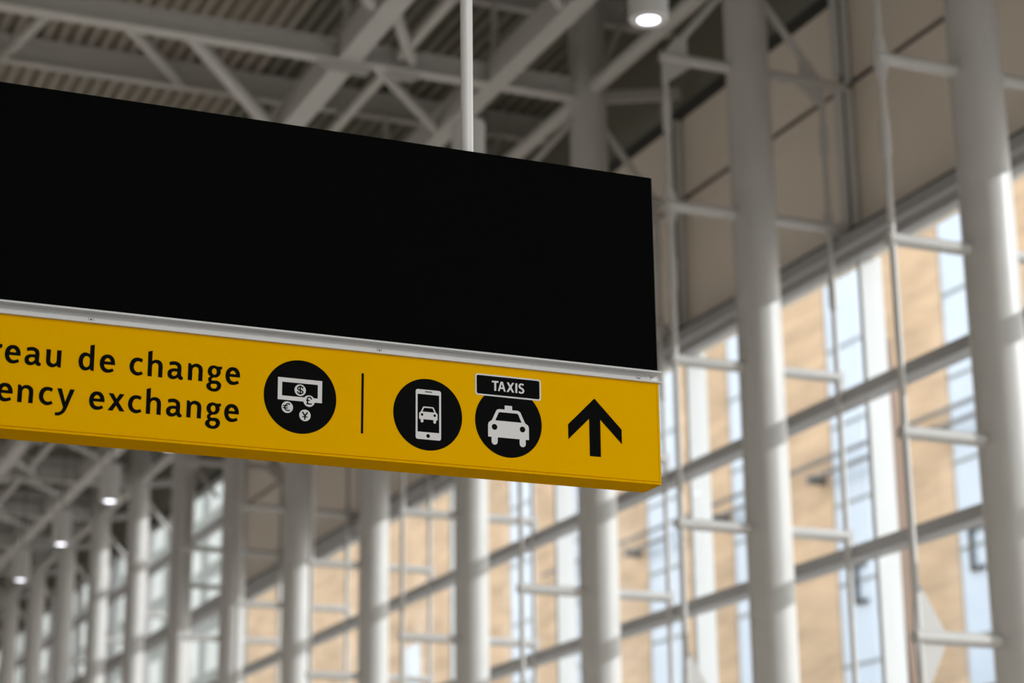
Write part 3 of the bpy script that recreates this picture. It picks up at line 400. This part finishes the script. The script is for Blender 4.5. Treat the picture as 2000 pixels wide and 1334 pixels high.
# ---------------------------------------------------------------- right side: beige panels over a glazed wall
Y_S, Y_E = YC(-6), YC(SOLID_TO)
bm = bm_new()
box(bm, 13.56, 13.78, YB, Y_E, 8.36, DZ)                     # backing wall
box(bm, 13.56, 13.78, Y_E, YE, 11.75, DZ)
wr = struct(obj('wall_right', bm, WALL_SHADE), 'upper wall over the windows')
bm = bm_new()
box(bm, 13.46, 13.56, YB, YE, 11.68, 11.88)
box(bm, 13.53, 13.56, YB, Y_E, 10.40, 10.56)
struct(obj('trim_1', bm, DARK), 'dark joint lines along the beige panels')
for i in range(-5, SOLID_TO):
    for z0, z1 in ((8.48, 10.43), (10.52, 11.72)):
        obj('wall_panel', box(bm_new(), 13.48, 13.54, YC(i)+0.05, YC(i+1)-0.05, z0, z1), BEIGE, wr)

TRANS = (6.36, 4.50, 2.62, 0.72, -1.18)
wi = 1
for i in range(-5, NC):
    wi += 1
    hi_glass = i >= SOLID_TO
    topz = 11.60 if hi_glass else 8.30
    ya, yb = YC(i), YC(i+1)
    bm = bm_new()
    levels = TRANS + ((10.25, 8.28) if hi_glass else ())
    for z in levels:
        hh = 0.16 if z == 8.28 else 0.075
        box(bm, 13.08, 13.34, ya, yb, z-hh, z+hh)
    if not hi_glass:
        box(bm, 13.10, 13.34, ya, yb, 8.17, 8.33)
        box(bm, 13.24, 13.40, ya, yb, 8.07, 8.17)
    box(bm, 13.30, 13.42, ya, yb, FLOORZ, FLOORZ+0.35)
    win = struct(obj('window_%d' % wi, bm, GREY))
    if not hi_glass:
        obj('shadow_gap_strip', box(bm_new(), 13.28, 13.50, ya, yb, 8.33, 8.48), DARK, win, label='dark strip above the window head')
        obj('lintel', box(bm_new(), 13.40, 13.66, ya+0.06, yb-0.06, 8.16, 8.36), BEIGE, win, label='beige lintel outside the window')
    bm = bm_new()
    zz = sorted([FLOORZ+0.35]+[z for z in levels]+[topz])
    for a, b in zip(zz[:-1], zz[1:]):
        box(bm, XG-0.006, XG+0.006, ya+0.03, yb-0.03, a+0.076 if a > FLOORZ+0.4 else a, b-0.076)
    obj('window_glass', bm, PANE, win)
    if not hi_glass:
        obj('mullion_fin', box(bm_new(), 13.43, 13.73, ya-0.04, ya+0.04, FLOORZ-0.32, 8.36), FINW, win, label='white outer fin')
        for z_lo, z_hi in ((8.44, 10.34), (10.46, 11.68)):
            obj('mullion_cover', box(bm_new(), 13.24, 13.325, ya-0.03, ya+0.03, z_lo+0.06, z_hi), FINW, win)
            obj('mullion_cover', box(bm_new(), 13.365, 13.475, ya-0.03, ya+0.03, z_lo, z_hi), FINW, win)
        obj('gasket', box(bm_new(), 13.325, 13.365, ya-0.02, ya+0.02, 8.44, 11.68), DARK, win)
    else:
        obj('mullion', box(bm_new(), 13.30, 13.46, ya-0.04, ya+0.04, FLOORZ, 11.68), GREY, win)

# ---------------------------------------------------------------- columns with bowstring bracing
LEV = (10.38, 8.49, 6.60, 4.69, 2.78, 0.88)
XI, XO = 10.87, 13.04
def make_column(y, braced=True):
    t = thing('steel_column', (XC, y, FLOORZ), '', 'column', 'columns along the glass wall')
    bm = bm_new()
    tube(bm, (XC, y, FLOORZ), (XC, y, DZ-0.02), 0.264, 40)
    tube(bm, (XC, y, FLOORZ), (XC, y, FLOORZ+0.05), 0.42, 32)
    obj('shaft', bm, WHITE, t)
    if not braced:
        obj('diagonal_brace', tube(bm_new(), (XO-0.2, y, LEV[0]+0.26), (XC+0.24, y, 11.38), 0.05, 12), WHITE, t)
        obj('strut', tube(bm_new(), (XC+0.25, y, LEV[1]), (13.24, y, LEV[1]), 0.066, 14), WHITE, t)
        return t
    for k, z in enumerate(LEV):
        bm = bm_new()
        tube(bm, (XI-0.05, y, z), (XC-0.25, y, z), 0.066, 14)
        obj('strut', bm, WHITE, t)
        xo = 13.38 if k == 0 else (13.24 if k == 1 else 13.06)
        bm = bm_new()
        tube(bm, (XC+0.25, y, z), (xo, y, z), 0.066, 14)
        if k > 0:
            box(bm, xo-0.04, min(xo+0.04, 13.3), y-0.05, y+0.05, z-0.26, z+0.08)
        obj('strut', bm, WHITE, t)
    for x in (XI, XO):
        bm = bm_new()
        tube(bm, (x, y, LEV[-1]-1.8), (x, y, LEV[0]), 0.036, 12)
        for z in (LEV[1], LEV[0]-0.75, LEV[1]-0.85):
            tube(bm, (x, y, z-0.18), (x, y, z+0.18), 0.055, 12)
        obj('tension_rod', bm, WHITE, t)
    s = 1
    for x, s in ((XI, 1), (XO, -1)):
        bm = bm_new()
        z = LEV[0]
        plate(bm, [(x-0.04*s, z-0.02), (x+0.42*s, z-0.02), (x+0.08*s, z-0.28), (x-0.04*s, z-0.34)], y-0.02, y+0.02)
        plate(bm, [(x-0.02*s, z+0.04), (x+0.30*s, z+0.04), (x+0.30*s, z+0.30), (x+0.18*s, z+0.30)], y-0.02, y+0.02)
        if s == 1:
            z = LEV[4]
            plate(bm, [(x-0.02, z-0.50), (x+0.04, z-0.52), (x+0.30, z-0.02), (x+0.30, z+0.02), (x+0.03, z+0.50), (x-0.02, z+0.50), (x-0.05, z)], y-0.02, y+0.02)
            z = LEV[1]
            plate(bm, [(x-0.05, z-0.22), (x+0.04, z-0.24), (x+0.10, z-0.02), (x+0.10, z+0.02), (x+0.04, z+0.24), (x-0.05, z+0.22), (x-0.08, z)], y-0.02, y+0.02)
        obj('gusset_plate', bm, WHITE, t)
        zt = 11.45 if s == 1 else 11.38
        x2 = XC-0.24*s
        obj('diagonal_brace', tube(bm_new(), (x+0.22*s, y, LEV[0]+0.26), (x2, y, zt), 0.05, 12), WHITE, t)
    return t

COLLAB = {
 0: 'thick white round column at the right edge of the photo, nearest of the row',
 1: 'white round column standing just right of the yellow sign, second nearest of the row',
 2: 'white round column passing behind the right end of the black screen, third of the row',
 3: 'white sunlit column below the sign under the taxi symbol, fourth of the row',
 4: 'white sunlit column below the sign between money and phone symbols, next to the lower left three',
 5: 'white column below the sign under the money symbol, sixth of the row',
 6: 'white column at the left end of the tan stone view, seventh of the row',
}
col0 = make_column(YC(0))
for i in range(NC):
    if i == 7:
        far0 = make_column(YC(7), False)
    c = col0 if i == 0 else copy_tree(col0) if i < 7 else far0 if i == 7 else copy_tree(far0)
    c.location.y = YC(i)
    c['label'] = COLLAB.get(i, 'blurred white far column left of the tan view, %s counted from the right' % ORD[i])

# ---------------------------------------------------------------- roof steel
def make_truss(y):
    t = thing('roof_truss', (0, y, 11.72), '', 'roof truss', 'roof trusses across the hall')
    obj('bottom_chord', ibeam_x(bm_new(), XL+0.05, XC-0.26, y, 11.75, 12.05, 0.22), WHITE, t)
    obj('top_chord', ibeam_x(bm_new(), XL+0.05, 13.4, y, 13.0, DZ, 0.16), WHITE, t)
    for x in (-8.5, -3.5, 1.5, 8.37, 10.56):
        obj('post', tube(bm_new(), (x, y, 12.05), (x, y, 13.0), 0.05, 12), WHITE, t)
    # braces running on to the next truss
    yn = y+BAY
    for a, b, r in (((4.37, y+0.1, 11.85), (4.43, yn-0.1, 13.02), 0.075), ((5.36, y+0.1, 11.85), (7.15, yn-0.1, 13.05), 0.085),
                    ((6.15, y+0.06, 11.88), (8.15, y+2.85, 11.88), 0.10), ((8.55, y-1.45, 11.88), (9.28, y-0.1, 11.9), 0.085),
                    ((8.80, y+0.1, 11.86), (10.42, y+1.95, 11.86), 0.075),
                    ((-1.2, y+0.1, 11.85), (0.6, yn-0.1, 13.05), 0.085), ((-6.2, y+0.1, 11.85), (-4.4, yn-0.1, 13.05), 0.085)):
        obj('brace', tube(bm_new(), a, b, r, 14), WHITE, t)
    bm = bm_new()
    plate(bm, [(7.9, 11.75), (8.75, 11.75), (8.66, 11.60), (8.12, 11.60)], y-0.012, y+0.012)
    plate(bm, [(8.9, 11.75), (9.5, 11.75), (9.3, 11.62), (9.05, 11.62)], y-0.012, y+0.012)
    obj('gusset_plate', bm, WHITE, t)
    # outrigger from the column to the wall
    bm = bm_new()
    bar(bm, (XC+0.25, y, 11.86), (13.42, y-0.12, 12.06), 0.10, 0.16)
    obj('outrigger', bm, WHITE, t)
    obj('brace', tube(bm_new(), (XC+0.2, y, 12.3), (12.75, y, 13.4), 0.05, 12), WHITE, t)
    return t

FIRST = 1
NT = NC-FIRST
def truss_label(i):
    if i == 1: return 'white roof truss over the column just right of the sign, mostly above the photo'
    if i == 2: return 'white roof truss crossing the top left of the photo to the column behind the screen'
    if i == 3: return 'white roof truss just behind the big one, seen between it and the black screen'
    return 'blurred white roof truss over the %s column, far back below the sign' % ORD[i]
t0 = make_truss(YC(FIRST))
for i in range(FIRST, NC):
    t = t0 if i == FIRST else copy_tree(t0)
    t.location.y = YC(i)
    t['label'] = truss_label(i)

for i in range(FIRST-1, NC-1):
    o = obj('tie_tube', tube(bm_new(), (XC, YC(i)+0.27, 11.90), (XC, YC(i+1)-0.27, 11.90), 0.115, 16), WHITE)
    tag(o, 'white horizontal tube between the %s and %s columns near the roof' % (ORD[i], ORD[i+1]), 'tie tube', 'tie tubes between the columns')

yg0, yg1 = YC(FIRST-1)+0.12, YE
def girder(x0, x1, label):
    g = thing('roof_girder', ((x0+x1)/2, yg0, 11.75), label, 'roof girder', 'roof girders along the hall')
    for i in range(FIRST-1, NC):
        a, b = YC(i)+0.115, (YC(i+1)-0.115 if i < NC-1 else YE)
        obj('girder_length', box(bm_new(), x0, x1, a, b, 11.75, 12.14), WHITE, g)
    return g
girder(8.22, 8.54, 'wide white roof girder carrying the cylinder lamps')
girder(10.42, 10.70, 'wide white roof girder between the lamp row and the columns')
g = thing('roof_purlin', (9.1, yg0, 11.95), 'thin white tube along the roof between the two wide girders', 'roof purlin')
for i in range(FIRST-1, NC):
    a, b = YC(i)+0.115, (YC(i+1)-0.115 if i < NC-1 else YE)
    obj('purlin_length', tube(bm_new(), (9.1, a, 11.93), (9.1, b, 11.93), 0.075, 14), WHITE, g)
    if i < NC-1:
        obj('hanger', tube(bm_new(), (9.1, YC(i)+2.45, 11.97), (9.1, YC(i)+2.45, DZ-0.01), 0.045, 12), WHITE, g)
for x in (-9.0, -2.0, 2.2):
    girder(x, x+0.3, 'wide white roof girder over the left part of the hall, %s' % {-9.0: 'farthest left', -2.0: 'middle one', 2.2: 'nearest the screen'}[x])

# ---------------------------------------------------------------- pendant downlights under the girder
def make_pendant(y):
    x = 8.32
    t = thing('pendant_lamp', (x, y, 8.44), '', 'lamp', 'cylinder lamps in a row')
    bm = bm_new()
    n = 40
    def ring(r, z):
        return [bm.verts.new((x+r*math.cos(2*math.pi*k/n), y+r*math.sin(2*math.pi*k/n), z+H)) for k in range(n)]
    rs = [ring(0.02, 9.14), ring(0.175, 9.14), ring(0.19, 9.125), ring(0.19, 8.455), ring(0.18, 8.44), ring(0.106, 8.44), ring(0.102, 8.47), ring(0.102, 8.59)]
    for a, b in zip(rs[:-1], rs[1:]):
        for k in range(n):
            f = bm.faces.new((a[k], a[(k+1) % n], b[(k+1) % n], b[k]))
            f.smooth = True
    for a in rs:
        for k in range(n):
            e = bm.edges.get((a[k], a[(k+1) % n]))
            if e: e.smooth = False
    bm.faces.new(rs[0])
    bm.faces.new(rs[-1][::-1])
    obj('lamp_housing', bm, LAMPW, t)
    obj('lamp_lens', tube(bm_new(), (x, y, 8.446), (x, y, 8.48), 0.100, 40), LENS, t, label='glowing white lens')
    obj('stem', tube(bm_new(), (x, y, 9.12), (x, y, 11.80), 0.012, 10), DARK, t, label='thin dark hanging rod')
    return t
PLAB = ['white cylinder lamp at the top of the photo, nearest and largest of the lamp row',
        'white cylinder lamp behind the sign pole, its top above the screen',
        None, None,
        'lit cylinder lamp just peeking out under the yellow sign, next to the lower left three',
        'white cylinder lamp below the left part of the sign, highest of the three lower left',
        'white cylinder lamp at lower left, middle one of the three hanging there',
        'white cylinder lamp at the left edge, lowest of the three hanging there']
p0 = make_pendant(YC(0))
for i in (0, 1, 4, 5, 6, 7):
    p = p0 if i == 0 else copy_tree(p0)
    p.location.y = YC(i)
    p.location.z -= 0.05 if i > 3 else 0.0
    p['label'] = PLAB[i]

# ---------------------------------------------------------------- outside
gnd = obj('ground', box(bm_new(), -150, 150, -120, 300, FLOORZ-0.75, FLOORZ-0.32), GROUND)
struct(gnd)

XF, PER = 36.0, 6.66
b1 = thing('tan_building', (XF+7, 85, FLOORZ), 'tan stone building with light blue glass strips seen through the windows', 'building')
EDGE = 50.25                                    # low end of a stone pier; glass strip lies just below it
bm = bm_new()
box(bm, XF+1.2, XF+14, 43.6, 124.7, FLOORZ-0.32, 33)
k = 0
piers = []
y = EDGE-PER
while y < 124:
    k += 1
    glass = y < 83
    y1 = y+PER-(2.62 if glass else 0)
    box(bm, XF, XF+1.2, y, min(y1, 124.7), FLOORZ-0.32, 33)
    if glass:
        piers.append((y1, y+PER))
    y += PER
obj('stone_wall', bm, STONE, b1)
for a, b in piers:
    bm = box(bm_new(), XF+0.06, XF+1.1, a+0.01, b-0.01, FLOORZ+0.2, 32.8)
    z = 1.0
    while z < 31:
        box(bm, XF+0.03, XF+0.07, a+0.02, b-0.02, z, z+0.09, 1)
        z += 2.6
    obj('glass_strip', bm, [BLUEG, PALE], b1, label='light blue glass strip')
obj('glass_strip', box(bm_new(), XF-0.03, XF+0.02, 94.6, 96.5, FLOORZ+0.2, 14.9), BLUEG, b1, label='light blue glass strip')
for z in (15.50, 15.02):
    if z > 15.2:
        obj('rail', box(bm_new(), XF-0.55, XF-0.46, 44, 79, z-0.06, z+0.06), RAIL, b1, label='dark rail along the front')
    else:
        for a in (50.6, 57.5, 64.0, 71.0)[::1]:
            obj('rail', box(bm_new(), XF-0.55, XF-0.46, a-3.6, a, z-0.06, z+0.06), RAIL, b1)
            obj('rail_bracket', box(bm_new(), XF-0.60, XF+0.02, a-0.3, a, z-0.14, z+0.12), RAIL, b1)
for yy in (55.75, 49.55):
    bm = bm_new()
    box(bm, XF-0.05, XF+0.1, yy+0.0, yy+0.13, 10.7, 12.0)
    box(bm, XF-0.05, XF+0.1, yy-0.5, yy+0.13, 11.88, 12.0)
    box(bm, XF-0.05, XF+0.1, yy-0.5, yy+0.13, 10.7, 10.82)
    obj('window_bracket', bm, DARK, b1, label='dark three-sided frame on a glass strip')

b2 = thing('pale_building', (XF+7, 190, FLOORZ), 'pale grey green building seen dimly between the far columns at left', 'building')
obj('facing', box(bm_new(), XF+0.3, XF+14, 124.7, 250, FLOORZ-0.32, 40), PALE, b2)
y = 126.5
while y < 248:
    bm = bm_new()
    z = 0.5
    while z < 38:
        box(bm, XF+0.2, XF+0.31, y, y+3.4, z, z+2.6)
        z += 3.6
    obj('window_column', bm, PALEG, b2)
    y += 5.2

br = thing('outside_brace', (13.95, YC(1), FLOORZ), 'slim brown leaning brace outside the glass beside the white fin', 'brace')
obj('brace_bar', bar(bm_new(), (14.30, YC(1)+0.14, FLOORZ-0.32), (13.76, YC(1)+0.14, 7.2), 0.08, 0.26), BROWN, br)

# unseen block added outside; it keeps the low sun off this end of the hall
b3 = thing('sun_blocker', (44, -46.5, FLOORZ), 'unseen block added outside to keep the sun off the near end of the hall', 'building')
obj('blocker_mass', box(bm_new(), 40, 48, -80, -13, FLOORZ-0.32, 24.5), PLASTER, b3)

# ---------------------------------------------------------------- the hanging sign
YS = 6.40
XSL, XSR = -0.60, 3.346
sign = thing('hanging_sign', (1.4, YS+0.07, 1.6088), 'hanging black screen over a yellow airport sign with money, phone and taxi symbols', 'sign')

scr = obj('display_screen', box(bm_new(), XSL, 3.3438, YS, YS+0.006, 2.0235, 2.7655), SCREEN, sign, bevel=0.0008, label='blank black screen')
obj('screen_edge', box(box(bm_new(), XSL, 3.350, YS+0.0075, YS+0.085, 2.0235, 2.7665), XSL, 3.342, YS+0.005, YS+0.008, 2.03, 2.76), SCREEN, scr)
obj('screen_trim', box(bm_new(), 3.3446, 3.3456, YS+0.001, YS+0.008, 2.0235, 2.7625), TRIM, scr, label='thin grey trim on the screen end')

bm = bm_new()
for z0, z1 in ((2.0170, 2.0232), (1.9790, 1.9848)):
    plate(bm, rrect(XSL, 3.357, z0, z1, 0.0028, 4), YS-0.012, YS+0.115)
WEB = YS+0.010
w0 = [(-0.6, WEB+0.012, 2.0170), (-0.6, WEB+0.012, 2.0110), (-0.6, WEB+0.004, 2.0050), (-0.6, WEB, 1.9985), (-0.6, WEB, 1.9848), (-0.6, WEB+0.02, 1.9848), (-0.6, WEB+0.02, 2.0170)]
va = [bm.verts.new((XSL, y, z+H)) for _, y, z in w0]
vb = [bm.verts.new((3.3192, y, z+H)) for _, y, z in w0]
bm.faces.new(va)
bm.faces.new(vb[::-1])
for k in range(len(w0)):
    f = bm.faces.new((va[k], va[(k+1) % 7], vb[(k+1) % 7], vb[k]))
    f.smooth = k in (1, 2)
box(bm, XSL, 3.2300, WEB+0.02, YS+0.060, 1.9848, 2.0170)
ch = obj('trim_channel', bm, ALU, sign, label='grey metal channel between screen and yellow panel')
for x in (0.35, 1.3067, 2.29, 3.2735):
    bm = bm_new()
    tube(bm, (x, WEB+0.0010, 1.9950), (x, WEB-0.0012, 1.9950), 0.0078, 24)
    sc = obj('screw', bm, SCREW, ch)
    bm = bm_new()
    tube(bm, (x, WEB+0.0010, 1.9950), (x, WEB-0.0005, 1.9950), 0.0092, 24)
    for ang in (0.4, 0.4+math.pi/2):
        d = Vector((math.cos(ang), 0, math.sin(ang)))*0.0042
        bar(bm, (x-d.x, WEB-0.0013, 1.9950-d.z), (x+d.x, WEB-0.0013, 1.9950+d.z), 0.0010, 0.0024)
    obj('screw_recess', bm, DARK, sc)

bm = bm_new()
box(bm, XSL, XSR, YS+0.004, YS+0.135, 1.6088, 1.9785)
box(bm, XSL, XSR, YS, YS+0.004, 1.6088, 1.6160)
box(bm, 3.3385, XSR, YS, YS+0.004, 1.6175, 1.9785)
yb_ = obj('yellow_box', bm, YEL, sign)
face = obj('yellow_face', box(bm_new(), XSL, 3.3375, YS, YS+0.0045, 1.6186, 1.9785), YEL, yb_)

T0, T1, T2, T3 = YS-0.0004, YS-0.0008, YS-0.0012, YS-0.0016
def lettering(places):
    bm = bm_new()
    for ch_, x, zb, sc_ in places:
        plate(bm, [[(x+px*sc_, zb+pz*sc_) for px, pz in l] for l in GLYPH[ch_]], T1, YS+0.001)
    return bm
Z1L, Z2L = 1.8203, 1.6951
def letter_r(bm, x, zb):
    plate(bm, [(x, zb), (x+.0135, zb), (x+.0135, zb+.037), (x+.018, zb+.0455), (x+.0255, zb+.0475), (x+.0305, zb+.0465), (x+.0335, zb+.0583), (x+.0265, zb+.0605), (x+.018, zb+.0575), (x+.0125, zb+.0505), (x+.0110, zb+.0595), (x, zb+.0595)], T1, YS+0.001)
WORDS = (('bureau', Z1L, 'u .8860 r .9980 e 1.0394 a 1.1013 u 1.1686'),
         ('de', Z1L, 'd 1.2716 e 1.3395'),
         ('change', Z1L, 'c 1.4357 h 1.4952 a 1.5602 n 1.6279 g 1.6900 e 1.7533'),
         ('currency', Z2L, 'u .8450 r .9180 r .9720 e 1.0216 n 1.0858 c 1.1525 y 1.2052'),
         ('exchange', Z2L, 'e 1.3110 x 1.3708 c 1.4360 h 1.4945 a 1.5600 n 1.6272 g 1.6898 e 1.7526'))
for word, zb, spec in WORDS:
    bm = bm_new()
    q = spec.split()
    for gl_, x in zip(q[::2], q[1::2]):
        if gl_ == 'r':
            letter_r(bm, float(x), zb)
        else:
            plate(bm, [[(float(x)+px, zb+pz) for px, pz in l] for l in GLYPH[gl_]], T1, YS+0.001)
    obj('lettering', bm, BLACK, yb_, label='black word %s' % word)

# currency symbol
cp = obj('money_symbol', plate(bm_new(), circle(2.0098, 1.8022, 0.1255, 96), T0, YS+0.001), BLACK, yb_, label='black disc with banknote and coins')
obj('banknote', plate(bm_new(), [[(1.9318, 1.7872), (2.0853, 1.7872), (2.0853, 1.8637), (1.9318, 1.8637)], [(1.9466, 1.8017), (2.0701, 1.8017), (2.0701, 1.8487), (1.9466, 1.8487)]], T1, YS), VWHITE, cp)
COIN = {'dollar': (2.009, 1.825), 'pound': (2.0403, 1.7905), 'euro': (1.9655, 1.7628), 'yen': (2.0269, 1.7404)}
for nm, (x, z) in COIN.items():
    bm = plate(bm_new(), circle(x, z, 0.0198, 48), T2, YS, 0)
    for l in MONEY[nm]:
        plate(bm, l, T3, T2+0.0001, 1)
    obj('coin', bm, [VWHITE, BLACK], cp, label='white coin with %s sign' % nm)

obj('divider_bar', plate(bm_new(), [(2.2229, 1.6968), (2.2310, 1.6968), (2.2318, 1.9053), (2.2235, 1.9053)], T0, YS+0.001), BLACK, yb_)

def car(x0, x1, zb, zt, sign_top):
    """front view of a car in the box x0..x1, zb..zt (roof top); outline with window, and lamps"""
    w_, h_ = x1-x0, zt-zb
    P = lambda u, v: (x0+u*w_, zb+v*h_)
    def arc(cu, cv, ru, a0, a1, n=8):
        rr = ru*w_
        cx, cz = P(cu, cv)
        return [(cx+rr*math.cos(math.radians(a0+(a1-a0)*k/n)), cz+rr*math.sin(math.radians(a0+(a1-a0)*k/n))) for k in range(n+1)]
    wu = 0.075
    out = [P(0, .21)] + [P(0, .545)] + [P(.02, .61), P(.095, .675)]
    out += [P(.205, .955), P(.235, .985), P(.275, 1.0)]
    if sign_top:
        out += [P(.41, 1.0), P(.41, 1.115), P(.593, 1.115), P(.593, 1.0)]
    out += [P(.725, 1.0), P(.765, .985), P(.795, .955), P(.905, .675), P(.98, .61), P(1, .545), P(1, .21), P(.918, .21)]
    out += arc(.842, .088, wu, 0, -180)
    out += [P(.842-wu, .21), P(.158+wu, .21)]
    out += arc(.158, .088, wu, 0, -180)
    out += [P(.158-wu, .21)]
    win = [P(.178, .675), P(.262, .895), P(.285, .915), P(.715, .915), P(.738, .895), P(.822, .675)]
    rl = .068*w_
    lamps = [circle(P(.158, .49)[0], P(.158, .49)[1], rl, 24), circle(P(.842, .49)[0], P(.842, .49)[1], rl, 24)]
    return [out, win] + lamps

ph = obj('phone_symbol', plate(bm_new(), circle(2.4626, 1.7834, 0.1252, 96), T0, YS+0.001), BLACK, yb_, label='black disc with phone showing a car')
obj('phone_outline', plate(bm_new(), [rrect(2.4180, 2.5105, 1.6957, 1.8703, 0.008), [(2.4249, 1.7215), (2.5033, 1.7215), (2.5033, 1.8533), (2.4249, 1.8533)], rrect(2.4520, 2.4780, 1.8612, 1.8645, 0.0015, 3), circle(2.4632, 1.7087, 0.0066, 24)], T1, YS), VWHITE, ph)
obj('car_outline', plate(bm_new(), car(2.4305, 2.4978, 1.7538, 1.8110, False), T1, YS), VWHITE, ph)

tp = obj('taxi_symbol', plate(bm_new(), circle(2.7605, 1.7833, 0.1250, 96), T0, YS+0.001), BLACK, yb_, label='black disc with taxi car')
obj('taxi_outline', plate(bm_new(), car(2.6832, 2.8366, 1.6998, 1.8275, True), T1, YS), VWHITE, tp)
tg = obj('taxi_plate', plate(bm_new(), [rrect(2.6364, 2.8840, 1.8705, 1.9475, 0.0095), rrect(2.6418, 2.8786, 1.8759, 1.9421, 0.006)], T2, YS), VWHITE, yb_, label='white rimmed black plate reading TAXIS')
obj('plate_face', plate(bm_new(), rrect(2.6410, 2.8794, 1.8751, 1.9429, 0.006), T2+0.0003, YS), BLACK, tg)
bm = bm_new()
for l in TAXIS:
    plate(bm, l, T3, T2+0.0003)
obj('plate_lettering', bm, VWHITE, tg)

obj('arrow_symbol', plate(bm_new(), [(3.0890, 1.8985), (3.0920, 1.8985), (3.1943, 1.7960), (3.1943, 1.7427), (3.1116, 1.8242), (3.1112, 1.6898), (3.0680, 1.6898), (3.0680, 1.8240), (2.9864, 1.7432), (2.9864, 1.7970)], T0, YS+0.001), BLACK, yb_, label='black upward arrow')

for x in (0.12, 2.632):
    bm = bm_new()
    tube(bm, (x, YS+0.05, 2.7660), (x, YS+0.05, DZ-0.01), 0.0228, 32)
    obj('suspension_pole', bm, POLE, sign, label='white hanging pole')
